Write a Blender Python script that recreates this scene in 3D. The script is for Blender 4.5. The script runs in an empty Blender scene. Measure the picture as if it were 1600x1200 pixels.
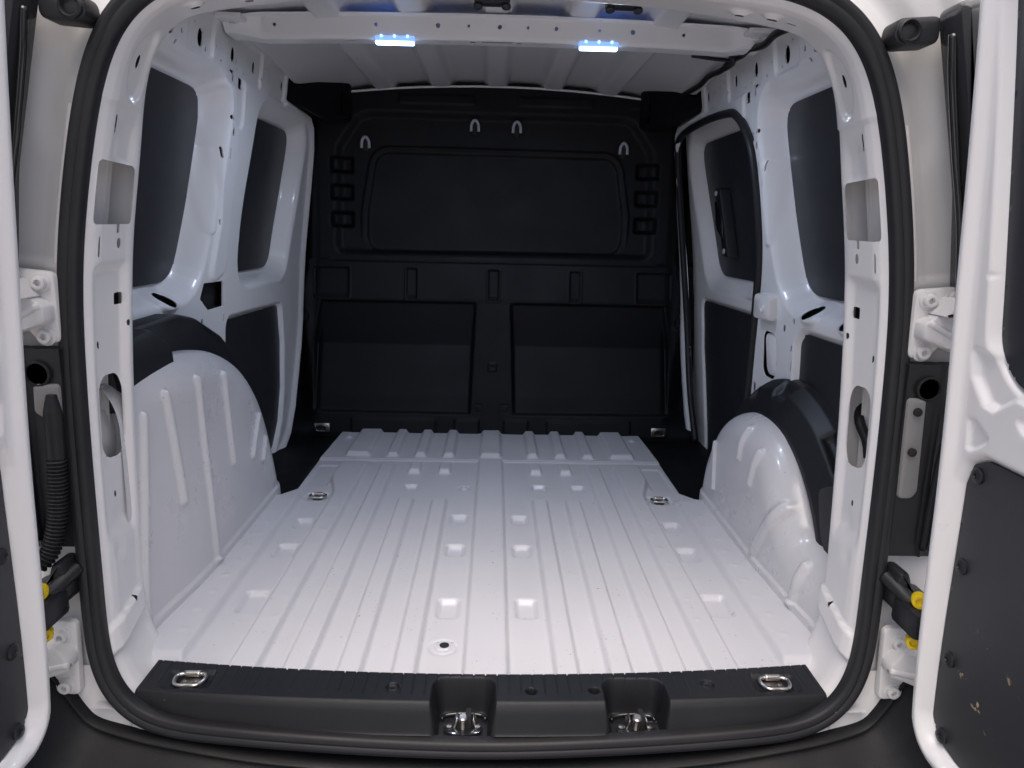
import bpy, bmesh, math
import numpy as np
from mathutils import Vector, Matrix

# ------------------------------------------------------------------ camera, sky, light
sc = bpy.context.scene
CAM = dict(f=1142.74, pitch=.209406, yaw=.026293, roll=.022519, loc=(.00475, -1.24, .78))
def make_camera():
    cd = bpy.data.cameras.new('camera'); co = bpy.data.objects.new('camera', cd)
    sc.collection.objects.link(co)
    cd.sensor_width = 36; cd.lens = CAM['f']/1600*36; cd.clip_start = .02; cd.clip_end = 500
    p, y, r = CAM['pitch'], CAM['yaw'], CAM['roll']
    cp, sp, cy, sy = math.cos(p), math.sin(p), math.cos(y), math.sin(y)
    fw = Vector((sy*cp, cy*cp, -sp)); rt = Vector((cy, -sy, 0)); up = rt.cross(fw)
    # image rotated clockwise by r -> camera axes rotated counter-clockwise
    rt2 = rt*math.cos(r)+up*math.sin(r); up2 = up*math.cos(r)-rt*math.sin(r)
    m = Matrix((rt2, up2, -fw)).transposed().to_4x4(); m.translation = Vector(CAM['loc'])
    co.matrix_world = m; sc.camera = co
make_camera()
w = bpy.data.worlds.new('World'); sc.world = w; w.use_nodes = True
nt = w.node_tree; bg = nt.nodes['Background']
sky = nt.nodes.new('ShaderNodeTexSky'); sky.sky_type = 'NISHITA'; sky.sun_disc = False
SUN_EL, SUN_AZ = math.radians(64), math.radians(190)      # azimuth clockwise from +Y: behind the viewer, a little left
sky.sun_elevation = SUN_EL; sky.sun_rotation = SUN_AZ; sky.dust_density = 5.0; sky.air_density = .8
nt.links.new(sky.outputs[0], bg.inputs[0]); bg.inputs[1].default_value = .13
sl = bpy.data.lights.new('sun', 'SUN'); sl.energy = 1.3; sl.angle = math.radians(60); sl.color = (1, .93, .86)
so = bpy.data.objects.new('sun', sl); sc.collection.objects.link(so)
sdir = Vector((math.sin(SUN_AZ)*math.cos(SUN_EL), math.cos(SUN_AZ)*math.cos(SUN_EL), math.sin(SUN_EL)))
so.rotation_euler = sdir.to_track_quat('Z', 'Y').to_euler()
sc.view_settings.view_transform = 'Standard'; sc.view_settings.look = 'None'
sc.view_settings.gamma = 1; sc.view_settings.use_curve_mapping = False
sc.view_settings.exposure = 0.55
sc.render.engine = 'CYCLES'
sc.cycles.max_bounces = 10; sc.cycles.diffuse_bounces = 6; sc.cycles.glossy_bounces = 4

# ------------------------------------------------------------------ materials
def mat(name, col, rough=.5, metal=0., coat=0., grain=None, wear=None, at=None, rvar=0., spec=.5, emit=None):
    m = bpy.data.materials.new(name); m.use_nodes = True
    n = m.node_tree.nodes; l = m.node_tree.links; b = n['Principled BSDF']
    b.inputs['Base Color'].default_value = (*col, 1); b.inputs['Roughness'].default_value = rough
    b.inputs['Metallic'].default_value = metal; b.inputs['Coat Weight'].default_value = coat
    b.inputs['Coat Roughness'].default_value = .08; b.inputs['Specular IOR Level'].default_value = spec
    tc = n.new('ShaderNodeTexCoord')
    def noise(scale, detail=3, rough_=.5):
        t = n.new('ShaderNodeTexNoise'); t.inputs['Scale'].default_value = scale
        t.inputs['Detail'].default_value = detail; t.inputs['Roughness'].default_value = rough_
        l.new(tc.outputs['Object'], t.inputs['Vector']); return t
    if rvar:
        t = noise(7, 5, .6); mr = n.new('ShaderNodeMapRange')
        mr.inputs[1].default_value = .3; mr.inputs[2].default_value = .7
        mr.inputs[3].default_value = max(.02, rough-rvar); mr.inputs[4].default_value = rough+rvar
        l.new(t.outputs[0], mr.inputs[0]); l.new(mr.outputs[0], b.inputs['Roughness'])
    if grain:
        t = noise(grain[0], 2); bp = n.new('ShaderNodeBump'); bp.inputs['Strength'].default_value = grain[1]
        bp.inputs['Distance'].default_value = grain[2]; l.new(t.outputs[0], bp.inputs['Height']); l.new(bp.outputs[0], b.inputs['Normal'])
    if wear:      # wear = (speck colour, fine scale, fine threshold, patch scale, patch threshold, film colour)
        c2, s1, t1, s2, t2, film = wear
        a = noise(s1, 4, .7); p = noise(s2, 2)
        def thr(x, t, wd):
            q = n.new('ShaderNodeMapRange'); q.inputs[1].default_value = t; q.inputs[2].default_value = t+wd
            l.new(x.outputs[0], q.inputs[0]); return q
        ma, mp = thr(a, t1, .015), thr(p, t2, .05)
        if at:    # wear gathered round one place
            vd = n.new('ShaderNodeVectorMath'); vd.operation = 'DISTANCE'; vd.inputs[1].default_value = at[0]; l.new(tc.outputs['Object'], vd.inputs[0])
            mp = n.new('ShaderNodeMapRange'); mp.inputs[1].default_value = at[1]; mp.inputs[2].default_value = at[1]*.4; l.new(vd.outputs['Value'], mp.inputs[0])
        mu = n.new('ShaderNodeMath'); mu.operation = 'MULTIPLY'; l.new(ma.outputs[0], mu.inputs[0]); l.new(mp.outputs[0], mu.inputs[1])
        f = noise(3.3, 3, .5); fm = thr(f, .35, .4)
        m1 = n.new('ShaderNodeMix'); m1.data_type = 'RGBA'; m1.inputs[6].default_value = (*col, 1); m1.inputs[7].default_value = (*film, 1)
        l.new(fm.outputs[0], m1.inputs[0])
        m2 = n.new('ShaderNodeMix'); m2.data_type = 'RGBA'; m2.inputs[7].default_value = (*c2, 1)
        l.new(m1.outputs[2], m2.inputs[6]); l.new(mu.outputs[0], m2.inputs[0]); l.new(m2.outputs[2], b.inputs['Base Color'])
    if emit:
        b.inputs['Emission Color'].default_value = (*emit[0], 1); b.inputs['Emission Strength'].default_value = emit[1]
    return m
M = {}
M['white'] = mat('white_paint', (.79, .775, .77), .32, coat=.3, rvar=.05)
M['inner'] = mat('inner_panel_paint', (.79, .785, .79), .33, coat=.25, rvar=.05)
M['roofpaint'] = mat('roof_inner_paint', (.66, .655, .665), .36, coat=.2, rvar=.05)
M['cast'] = mat('painted_casting', (.66, .65, .645), .42, grain=(500, .15, .0006))
M['floor'] = mat('worn_floor_paint', (.60, .60, .63), .36, coat=.15, rvar=.08,
                 wear=((.10, .09, .09), 130, .66, 7, .50, (.56, .56, .59)))
M['arch'] = mat('worn_arch_paint', (.63, .625, .64), .30, coat=.3, rvar=.06,
                wear=((.12, .11, .12), 150, .672, 8, .55, (.61, .605, .62)))
M['plastic'] = mat('black_moulded_plastic', (.0095, .0105, .0135), .48, grain=(900, .35, .0006), rvar=.06)
M['bulk'] = mat('black_bulkhead_plastic', (.0024, .0028, .0044), .58, grain=(700, .3, .0006), rvar=.06, spec=.28)
M['trim'] = mat('grained_sill_plastic', (.0068, .0076, .0105), .46, grain=(800, .5, .0008), rvar=.05, spec=.32,
                wear=((.16, .16, .17), 140, .71, 9, .60, (.013, .014, .017)))
M['rubber'] = mat('seal_rubber', (.011, .011, .013), .50, grain=(300, .2, .0006), rvar=.07, spec=.35,
                  wear=((.2, .2, .2), 170, .73, 10, .62, (.019, .019, .021)))
M['board'] = mat('dark_lining_board', (.022, .0235, .029), .36, grain=(1200, .25, .0003), rvar=.06)
M['doorboard'] = mat('scuffed_lining_board', (.028, .029, .034), .50, grain=(1200, .25, .0003), rvar=.05,
                     wear=((.50, .36, .22), 50, .655, 5, .57, (.034, .035, .039)), at=((.66, -.385, .195), .085))
M['gloss'] = mat('dark_gloss_plastic', (.012, .012, .014), .12, coat=.5)
M['trimgloss'] = mat('dark_grey_gloss', (.035, .036, .040), .16, coat=.4)
M['shadeplate'] = mat('shaded_white_plate', (.22, .215, .21), .5)  # white plate set back in the housing: its shade is put into this grey
M['zinc'] = mat('zinc_plated_steel', (.62, .60, .57), .28, metal=1, grain=(200, .2, .0006))
M['steel'] = mat('dark_steel', (.30, .28, .26), .35, metal=1, grain=(300, .2, .0006))
M['clip'] = mat('grey_clip', (.40, .42, .46), .5)
M['yellow'] = mat('yellow_clip_plastic', (.85, .60, .01), .45)
M['led'] = mat('lamp_lens', (.8, .85, .9), .3, emit=((.40, .62, 1.0), 6))
M['diode'] = mat('lamp_diode', (.6, .7, .9), .3, emit=((.25, .45, 1.0), 2.2))
M['lampbody'] = mat('lamp_housing', (.5, .6, .75), .2, emit=((.12, .28, 1.0), 1.0))
M['bumper'] = mat('bumper_plastic', (.005, .0055, .007), .50, grain=(600, .5, .0008), rvar=.08, spec=.3)
M['under'] = mat('underbody_black', (.01, .01, .01), .8)
M['asphalt'] = mat('pale_concrete', (.44, .43, .42), .9, grain=(60, .6, .01))

# ------------------------------------------------------------------ helpers
COL = sc.collection
VAN = bpy.data.objects.new('cargo_van', None); COL.objects.link(VAN)
VAN.location = (0, .6, -.6)
VAN['label'] = 'white cargo van with rear doors open on an empty ribbed floor and black bulkhead'
VAN['category'] = 'van'
bpy.context.view_layer.update()
def link(o, parent, m):
    COL.objects.link(o); o.data.materials.append(m)
    if parent is not None:
        o.parent = parent
        o.matrix_parent_inverse = Matrix.Translation((0, -.6, .6))if parent is VAN else Matrix.Identity(4)
    return o
def mesh(name, V, F, m, parent=VAN, smooth=True, sharp=None):
    me = bpy.data.meshes.new(name)
    V = np.asarray(V, dtype=np.float32)
    if isinstance(F, np.ndarray):
        k = F.shape[1]; nf = len(F)
        me.vertices.add(len(V)); me.vertices.foreach_set('co', V.ravel())
        me.loops.add(nf*k); me.loops.foreach_set('vertex_index', F.astype(np.int32).ravel())
        me.polygons.add(nf); me.polygons.foreach_set('loop_start', np.arange(0, nf*k, k, dtype=np.int32))
        me.update(calc_edges=True)
    else:
        me.from_pydata([tuple(map(float, v)) for v in V], [], F)
    me.validate(); me.polygons.foreach_set('use_smooth', np.full(len(me.polygons), smooth)); me.update()
    if sharp: me.set_sharp_from_angle(angle=math.radians(sharp))
    return link(bpy.data.objects.new(name, me), parent, m)
def ss(a, b, x):
    t = np.clip((x-a)/(b-a), 0, 1); return t*t*(3-2*t)
# signed distances (negative inside)
def rr(u, v, cu, cv, hu, hv, r):
    qx, qy = np.abs(u-cu)-hu+r, np.abs(v-cv)-hv+r
    return np.minimum(np.maximum(qx, qy), 0)+np.hypot(np.maximum(qx, 0), np.maximum(qy, 0))-r
def circ(u, v, cu, cv, r): return np.hypot(u-cu, v-cv)-r
def ell(u, v, cu, cv, a, b):
    k = np.hypot((u-cu)/a, (v-cv)/b); g = np.hypot((u-cu)/a**2, (v-cv)/b**2)
    return k*(k-1)/np.maximum(g, 1e-6)
def cap(u, v, a, b, r):
    du, dv = b[0]-a[0], b[1]-a[1]; t = np.clip(((u-a[0])*du+(v-a[1])*dv)/max(du*du+dv*dv, 1e-12), 0, 1)
    return np.hypot(u-a[0]-t*du, v-a[1]-t*dv)-r
def poly(u, v, pts, r=0.):
    P = np.array(pts, float)
    if r:                     # shrink vertices towards rounded result: offset polygon inwards by r first
        A = np.roll(P, 1, 0); B = np.roll(P, -1, 0)
        ar = np.sum(P[:, 0]*B[:, 1]-B[:, 0]*P[:, 1]); sg = 1 if ar > 0 else -1
        n1 = np.stack([-(P-A)[:, 1], (P-A)[:, 0]], 1)*sg; n2 = np.stack([-(B-P)[:, 1], (B-P)[:, 0]], 1)*sg
        n1 /= np.linalg.norm(n1, axis=1)[:, None]; n2 /= np.linalg.norm(n2, axis=1)[:, None]
        P = P+(n1+n2)*(r/(1+np.sum(n1*n2, 1)))[:, None]
    d = np.full(np.shape(u), 1e9); s = np.ones(np.shape(u))
    N = len(P)
    for i in range(N):
        a, b = P[i], P[i-1]; e = b-a; wx, wy = u-a[0], v-a[1]
        t = np.clip((wx*e[0]+wy*e[1])/(e@e), 0, 1)
        d = np.minimum(d, np.hypot(wx-e[0]*t, wy-e[1]*t))
        c1, c2, c3 = v >= a[1], v < b[1], e[0]*wy > e[1]*wx
        f = (c1 & c2 & c3) | (~c1 & ~c2 & ~c3); s = np.where(f, -s, s)
    return s*d-r
def dent(d, width):           # 1 inside a contour, 0 outside, the wall `width` wide lies inside the contour
    return 1-ss(-width, 0, d)
def sheet(name, fn, us, vs, m, parent=VAN, holes=None, lip=None, smooth=True):
    U, V = np.meshgrid(us, vs, indexing='ij'); hu, hv = us[1]-us[0], vs[1]-vs[0]; h = max(abs(hu), abs(hv))
    S = None
    if holes is not None:
        for _ in range(2):
            S = holes(U, V); e = 1e-4
            gu = (holes(U+e, V)-holes(U-e, V))/(2*e); gv = (holes(U, V+e)-holes(U, V-e))/(2*e)
            g2 = np.maximum(gu**2+gv**2, .2); k = (np.abs(S) < .62*h)
            U = np.where(k, U-S*gu/g2, U); V = np.where(k, V-S*gv/g2, V)
    X, Y, Z = fn(U, V)
    P = np.stack([np.broadcast_to(X, U.shape), np.broadcast_to(Y, U.shape), np.broadcast_to(Z, U.shape)], -1).reshape(-1, 3)
    nu, nv = U.shape; I = np.arange(nu*nv).reshape(nu, nv)
    F = np.stack([I[:-1, :-1], I[1:, :-1], I[1:, 1:], I[:-1, 1:]], -1).reshape(-1, 4)
    if holes is not None:
        c = lambda A: (A[:-1, :-1]+A[1:, :-1]+A[1:, 1:]+A[:-1, 1:])/4
        F = F[(holes(c(U), c(V)) > 0).ravel()]
    if lip is not None:
        E = np.concatenate([F[:, [0, 1]], F[:, [1, 2]], F[:, [2, 3]], F[:, [3, 0]]])
        key = np.sort(E, 1); _, inv, cnt = np.unique(key, axis=0, return_inverse=True, return_counts=True)
        B = E[cnt[inv.ravel()] == 1]
        L = np.array(lip, float) if not callable(lip) else None
        q = len(P); a, b = P[B[:, 0]], P[B[:, 1]]
        off = L if L is not None else 0
        a2, b2 = (a+off, b+off) if L is not None else (lip(a), lip(b))
        P = np.concatenate([P, a, b, b2, a2]); k = len(B); r = np.arange(k)
        F = np.concatenate([F, np.stack([q+k+r, q+r, q+3*k+r, q+2*k+r], 1)])
    used = np.zeros(len(P), bool); used[F.ravel()] = True; re = np.cumsum(used)-1
    return mesh(name, P[used], re[F], m, parent, smooth)
def spline(pts, n, closed=False):
    P = np.array(pts, float); N = len(P)
    if not closed: P = np.vstack([2*P[0]-P[1], P, 2*P[-1]-P[-2]])
    else: P = np.vstack([P[-1], P, P[0], P[1]])
    out = []; segs = N if closed else N-1
    for i in range(segs):
        a, b, c, d = P[i:i+4]; t = np.linspace(0, 1, 24, endpoint=False)[:, None]
        # centripetal-ish: plain Catmull-Rom is enough at this spacing
        out.append(.5*((2*b)+(c-a)*t+(2*a-5*b+4*c-d)*t**2+(3*b-a-3*c+d)*t**3))
    out = np.vstack(out+([] if closed else [P[-2][None]]))
    Q = np.vstack([out, out[:1]]) if closed else out
    L = np.concatenate([[0], np.cumsum(np.linalg.norm(np.diff(Q, axis=0), axis=1))])
    s = np.linspace(0, L[-1], n+1)[:-1] if closed else np.linspace(0, L[-1], n)
    return np.stack([np.interp(s, L, Q[:, k]) for k in range(P.shape[1])], 1)
def frames(P, closed):
    T = (np.roll(P, -1, 0)-np.roll(P, 1, 0)) if closed else np.gradient(P, axis=0)
    return T/np.linalg.norm(T, axis=1)[:, None]
def tube(name, pts, rad, m, parent=VAN, n=10, closed=False, res=None, ridges=None):
    P = spline(pts, res or 12*len(pts), closed) if len(pts) > 2 else np.linspace(pts[0], pts[1], 8)
    T = frames(P, closed); up = np.array([.13, .31, .94]) if abs(T[:, 2]).max() < .95 else np.array([1., .2, .1])
    N0 = np.cross(T, up); N0 /= np.linalg.norm(N0, axis=1)[:, None]; B = np.cross(T, N0)
    a = np.linspace(0, 2*np.pi, n, endpoint=False); R = np.full(len(P), rad) if ridges is None else ridges(len(P))
    V = P[:, None]+R[:, None, None]*(np.cos(a)[None, :, None]*N0[:, None]+np.sin(a)[None, :, None]*B[:, None])
    k = len(P); I = np.arange(k*n).reshape(k, n); I2 = np.roll(I, -1, 1)
    if closed: F = np.stack([I, I2, np.roll(I2, -1, 0), np.roll(I, -1, 0)], -1).reshape(-1, 4)
    else: F = np.stack([I[:-1], I2[:-1], I2[1:], I[1:]], -1).reshape(-1, 4)
    if not closed:
        V = np.concatenate([V.reshape(-1, 3), P[:1], P[-1:]]); c0, c1 = k*n, k*n+1
        caps = [[I2[0, j], I[0, j], c0, c0] for j in range(n)]+[[I[-1, j], I2[-1, j], c1, c1] for j in range(n)]
        F = [list(map(int, f)) for f in F]+[[int(x) for x in f[:3]] for f in caps]
    return mesh(name, V.reshape(-1, 3), F, m, parent)
def basis(ax, roll=(0, 0, 1)):
    z = Vector(ax).normalized(); x = Vector(roll).cross(z)
    if x.length < 1e-3: x = Vector((1, 0, 0)).cross(z)
    x.normalize(); return np.array([x, z.cross(x), z])
def lathe(name, c, ax, prof, m, parent=VAN, n=24, sx=1., sy=1.):
    """prof: list of (radius, height) along ax"""
    A = basis(ax); a = np.linspace(0, 2*np.pi, n, endpoint=False); V = []
    for r, h in prof:
        V.append(np.array(c)+np.outer(np.cos(a)*r*sx, A[0])+np.outer(np.sin(a)*r*sy, A[1])+h*A[2])
    V = np.concatenate(V); F = []; k = len(prof)
    for i in range(k-1):
        for j in range(n): F.append([i*n+j, i*n+(j+1) % n, (i+1)*n+(j+1) % n, (i+1)*n+j])
    F.append(list(range(n))[::-1]); F.append([(k-1)*n+j for j in range(n)])
    return mesh(name, V, F, m, parent, True, 40)
def box(name, c, size, m, parent=VAN, bev=.003, A=None, seg=2):
    bm = bmesh.new(); bmesh.ops.create_cube(bm, size=1)
    for v in bm.verts: v.co = Vector((v.co.x*size[0], v.co.y*size[1], v.co.z*size[2]))
    if bev: bmesh.ops.bevel(bm, geom=bm.edges[:], offset=bev, segments=seg, affect='EDGES', profile=.5)
    R = Matrix(A).transposed() if A is not None else Matrix.Identity(3)
    for v in bm.verts: v.co = R @ v.co+Vector(c)
    me = bpy.data.meshes.new(name); bm.to_mesh(me); bm.free()
    for p in me.polygons: p.use_smooth = True
    me.set_sharp_from_angle(angle=math.radians(35))
    return link(bpy.data.objects.new(name, me), parent, m)
def prism(name, pts, fn, t, m, parent=VAN, bev=.004):
    """outline pts (a, b) pushed to depth t through fn(a, b, d)"""
    P = np.array(pts, float); A, B = np.roll(P, 1, 0), np.roll(P, -1, 0)
    sg = np.sign(np.sum(P[:, 0]*B[:, 1]-B[:, 0]*P[:, 1])); tg = (B-A); tg /= np.linalg.norm(tg, axis=1)[:, None]
    nin = np.stack([-tg[:, 1], tg[:, 0]], 1)*sg; n = len(P)
    rings = [(P, 0), (P, t-bev*np.sign(t)), (P+nin*bev*.3, t-bev*.3*np.sign(t)), (P+nin*bev, t)]
    V = np.concatenate([np.array([fn(a, b, d) for a, b in R]) for R, d in rings]); F = []
    for i in range(len(rings)-1):
        for j in range(n): F.append([i*n+j, i*n+(j+1) % n, (i+1)*n+(j+1) % n, (i+1)*n+j])
    F.append(list(range(n))[::-1]); F.append([(len(rings)-1)*n+j for j in range(n)])
    return mesh(name, V, F, m, parent, True, 35)
def rpts(pts, r, n=6):
    P = [np.array(p, float) for p in pts]; out = []
    for i, p in enumerate(P):
        a, b = P[i-1]-p, P[(i+1) % len(P)]-p; rr_ = min(r, .45*np.linalg.norm(a), .45*np.linalg.norm(b))
        a = p+a/np.linalg.norm(a)*rr_; b = p+b/np.linalg.norm(b)*rr_
        for t in np.linspace(0, 1, n): out.append((1-t)**2*a+2*t*(1-t)*p+t*t*b)
    return out
ar = lambda a, b, st: np.linspace(a, b, max(2, int(round(abs(b-a)/st))+1))
lerp = lambda a, b, t: a+(b-a)*t

# ------------------------------------------------------------------ ground
gv = [(-60, -60, -.6), (60, -60, -.6), (60, 60, -.6), (-60, 60, -.6)]
g = mesh('ground', gv, [[0, 1, 2, 3]], M['asphalt'], None); g['kind'] = 'structure'

# ------------------------------------------------------------------ shared curves
ZZ = [-.2, 0, .3, .5, .62, .72, .85, 1.0, 1.1, 1.2, 1.27, 1.4]
XX = [.75, .755, .757, .752, .743, .733, .714, .692, .68, .668, .655, .63]
zf = np.linspace(-.2, 1.4, 400); xf = np.interp(zf, ZZ, XX)
xf = np.convolve(np.pad(xf, 20, 'edge'), np.ones(41)/41, 'valid')
xin = lambda z: np.interp(z, zf, xf)                       # half width of the inner side wall
yap = lambda x, z: -.155+.06*z-.035*(1-np.minimum(1, (x/.66)**2))   # rear aperture surface
SEAL = [(0, 1.145), (.25, 1.138), (.42, 1.127), (.497, 1.105), (.542, 1.068), (.561, 1.035), (.576, 1.00), (.600, .91), (.627, .76), (.637, .65), (.639, .5), (.637, .35), (.632, .15), (.630, .08), (.621, .04), (.603, .005), (.570, -.022)]
EDGE = [(0, 1.14), (.25, 1.132), (.44, 1.109), (.49, 1.10), (.527, 1.08), (.55, 1.04), (.565, 1.0), (.58, .90), (.604, .76), (.615, .656), (.627, .485), (.634, .32), (.640, .135), (.637, .07), (.630, .025), (.615, -.005), (.585, -.03)]
SEALB = [ (.53, -.032), (.37, -.041), (.18, -.048)]

# ------------------------------------------------------------------ load floor
yF = lambda x: -.090+.037*(np.abs(x)/.584)**2        # rear edge of the white floor, where the sill trim starts
STRIPS = [(.0395, -.2, 2, 0.), (.1455, -.2, .785, .021), (.2425, -.2, .785, .021), (.338, -.2, 1.09, .0225), (.4325, -.2, 1.09, .0265)]
OUTL = [(-.568, 1.50), (-.578, 1.12), (-.577, .86), (-.612, .815), (-.66, .80), (-.66, -.2), (.66, -.2), (.66, .80), (.612, .815), (.577, .86), (.578, 1.12), (.568, 1.50)]
def floor_z(x, y):
    ax = np.abs(x); z = np.zeros_like(x)
    H = .0140
    # long pressed ribs, raised, sloping sides
    z = np.maximum(z, (1-ss(.0355, .0445, ax))*np.where(y < 1.135, 1, 0))
    for c, y0, y1, hw in STRIPS[1:]:
        end = ss(y1, y1-.022, y) if y1 < 1 else ss(1.10, 1.085, y)
        cc = c
        if c > .4: cc = c+.036*ss(.78, .93, y)*0
        lo = hw
        if c > .4: lo = hw
        d = np.abs(ax-cc)
        z = np.maximum(z, (1-ss(lo-.0048, lo+.0048, d))*end)
    # kinked outer flank next to the tie-down pad
    kx = .459+.038*ss(.78, .98, y)
    z = np.where((ax > .4325), np.maximum(z*(1-ss(.76, .80, y)), (1-ss(kx-.006, kx+.006, ax))*ss(1.10, 1.085, y)), z)
    z = np.maximum(z, ss(.542, .558, ax)*ss(.80, .77, y))
    # front transverse section with its own hats
    for c, hw in ((0, .036), (.145, .019), (.242, .019), (.338, .019), (.456, .041)):
        z = np.maximum(z, (1-ss(hw-.008, hw+.006, np.abs(ax-c)))*ss(1.165, 1.19, y))
    z = z*H*(1-ss(.545, .56, ax)*ss(-.02, -.055, y))
    for c in (.148, .246):     # two short hats behind the joint
        z = np.maximum(z, H*(1-ss(.014, .022, np.abs(ax-c)))*ss(1.005, 1.03, y)*ss(1.105, 1.09, y))
    # joint step
    z = z+.004*ss(1.135, 1.142, y)*ss(1.160, 1.150, y)
    z = z+.005*ss(1.150, 1.156, y)
    # drain dimples
    for (cx, cy, hu, hv) in ((.082, .642, .026, .032), (.082, .443, .026, .036), (.082, .163, .026, .042), (.494, .602, .026, .034), (.494, .432, .028, .04), (.492, .184, .030, .048)):
        z = z-.011*dent(rr(ax, y, cx, cy, hu, hv, .014), .012)
    for (cx, cy) in ((-.241, .885), (.151, .892), (.271, .891)):
        z = z-.010*dent(rr(x, y, cx, cy, .024, .03, .012), .011)
    # pads around the tie-down rings, drain plug, front bolt dimples
    z = z-.007*dent(rr(ax, y, .505, .80, .038, .034, .016), .010)
    z = z-.004*dent(rr(ax, y, .532, .985, .036, .105, .012), .008)
    r = np.hypot(x+.082, y-.015); z = z-.004*(1-ss(.018, .030, r))+.0035*(1-ss(.004, .006, np.abs(r-.017)))
    r = np.hypot(x+.079, (y-.884)); z = z-.005*(1-ss(.012, .020, r))
    for sx in (-.53, .53): z = z+.004*(1-ss(.010, .018, np.hypot(x-sx, y-1.40)))
    # faint hand-sized ripples of thin sheet
    z = z+.0006*np.sin(x*23+y*3)*np.sin(y*11+x*5)
    # small raised stiffening pips along the side strips
    for k in range(9):
        z = z+.0012*(1-ss(.004, .012, np.hypot((ax-.582)*1.0, y-.05-.075*k)))
        z = z+.0010*(1-ss(.003, .010, np.hypot((ax-.425), y-.10-.085*k)))
    return z
floor = sheet('floor_panel', lambda u, v: (u, v, floor_z(u, v)), ar(-.640, .640, .0028), ar(-.17, 1.475, .0036), M['floor'],
              holes=lambda u, v: np.minimum(-poly(u, v, OUTL), v-yF(u)+.004+.136*ss(.575, .582, np.abs(u))))
# drain plug with its dark half-open slot
pl = lathe('drain_plug', (-.082, .015, -.001), (0, 0, 1), [(.0145, -.004), (.0145, .002), (.012, .0035), (.006, .0035)], M['floor'])
lathe('drain_slot', (-.0795, .018, .0026), (0, 0, 1), [(.0092, 0), (.0092, .0012)], M['under'], pl, 14)
for sx in (-1, 1):
    lathe('floor_bolt', (sx*.53, 1.40, .004), (0, 0, 1), [(.012, 0), (.012, .005), (.009, .007), (.0045, .007), (.004, .005)], M['floor'])
lathe('floor_bolt', (-.079, .884, -.004), (0, 0, 1), [(.013, 0), (.012, .005), (.006, .006), (.005, .003)], M['floor'])
# black moulded corner steps ahead of the wheel arches
for s in (-1, 1):
    sheet('floor_step', lambda u, v, s=s: (s*u, v, -.016+.0*u+.012*ss(.70, .78, u)+.006*ss(.6, .59, u)), ar(.54, .80, .01), ar(.74, 1.56, .01), M['bulk'])
sheet('underbody', lambda u, v: (u, v, -.11+0*u), ar(-.9, .9, .3), ar(-.15, 2.3, .3), M['under'])

# ------------------------------------------------------------------ wheel arches
def arch(s, crest, xc, xfc, rad, ribs, name='wheel_arch', xout=.80, n=260, flare=.018):
    C = spline(crest, n); T = np.gradient(C, axis=0); T /= np.linalg.norm(T, axis=1)[:, None]
    N = np.stack([T[:, 1], -T[:, 0]], 1)                      # crest runs front to rear, normal points in and down
    N = np.where((N[:, 1:2] > 0), -N, N)
    L = np.concatenate([[0], np.cumsum(np.linalg.norm(np.diff(C, axis=0), axis=1))])
    us = ar(0, L[-1], .004); q = math.pi/2*rad
    top = xout-xc; vs = ar(-top, q+.55, .004)
    def fn(u, v):
        cy, cz = np.interp(u, L, C[:, 0]), np.interp(u, L, C[:, 1]); ny, nz = np.interp(u, L, N[:, 0]), np.interp(u, L, N[:, 1])
        a = np.clip(v/q, 0, 1)*math.pi/2
        xq = xfc+flare*(1-ss(0, .30, cy)); x = np.where(v < 0, xc-v, lerp(xc, xq, np.sin(a))); d = rad*(1-np.cos(a))
        y, z = cy+ny*d, cz+nz*d
        f = np.clip((v-q)/.55, 0, 1); z2 = lerp(z, np.minimum(z, -.02), f)
        # pressed ribs
        h = np.zeros_like(u)
        for k, (p0, p1, r) in enumerate(ribs):
            h = np.maximum(h, 1-ss(0, r, cap(y, z2 if False else z2, p0, p1, r*.25)))
        # foot flange
        fl = 1-ss(.028, .036, z2)
        x = x-.008*h-.006*fl+.0015*np.sin(y*9+1)*np.sin(z2*13)
        # radial push on the rounded crest as well
        y = y-ny*.006*h*(v < q); z2 = z2-nz*.006*h*(v < q)
        return s*x, y, z2
    return sheet(name, fn, us, vs, M['arch'])
wl = arch(-1, [(.875, -.02), (.862, .05), (.825, .15), (.775, .245), (.70, .345), (.60, .428), (.47, .482), (.33, .505), (.18, .507), (-.012, .50)], .675, .62, .075,
     [((.07, .424), (.02, .0), .013), ((.154, .447), (.193, .222), .013), ((.288, .45), (.326, .032), .013), ((.439, .43), (.463, .216), .013), ((.661, .277), (.60, .186), .010), ((.709, .201), (.685, .153), .010)])
wr = arch(1, [(.875, -.02), (.868, .05), (.845, .13), (.79, .215), (.71, .285), (.60, .325), (.49, .334), (.39, .318), (.31, .275), (.25, .215), (.205, .165), (.15, .15), (-.012, .145)], .70, .628, .085,
     [((.712, .205), (.694, .080), .008), ((.503, .300), (.512, .232), .015), ((.402, .272), (.422, .196), .015), ((.262, .190), (.360, .048), .018), ((.135, .112), (.150, .03), .015)])

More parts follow.
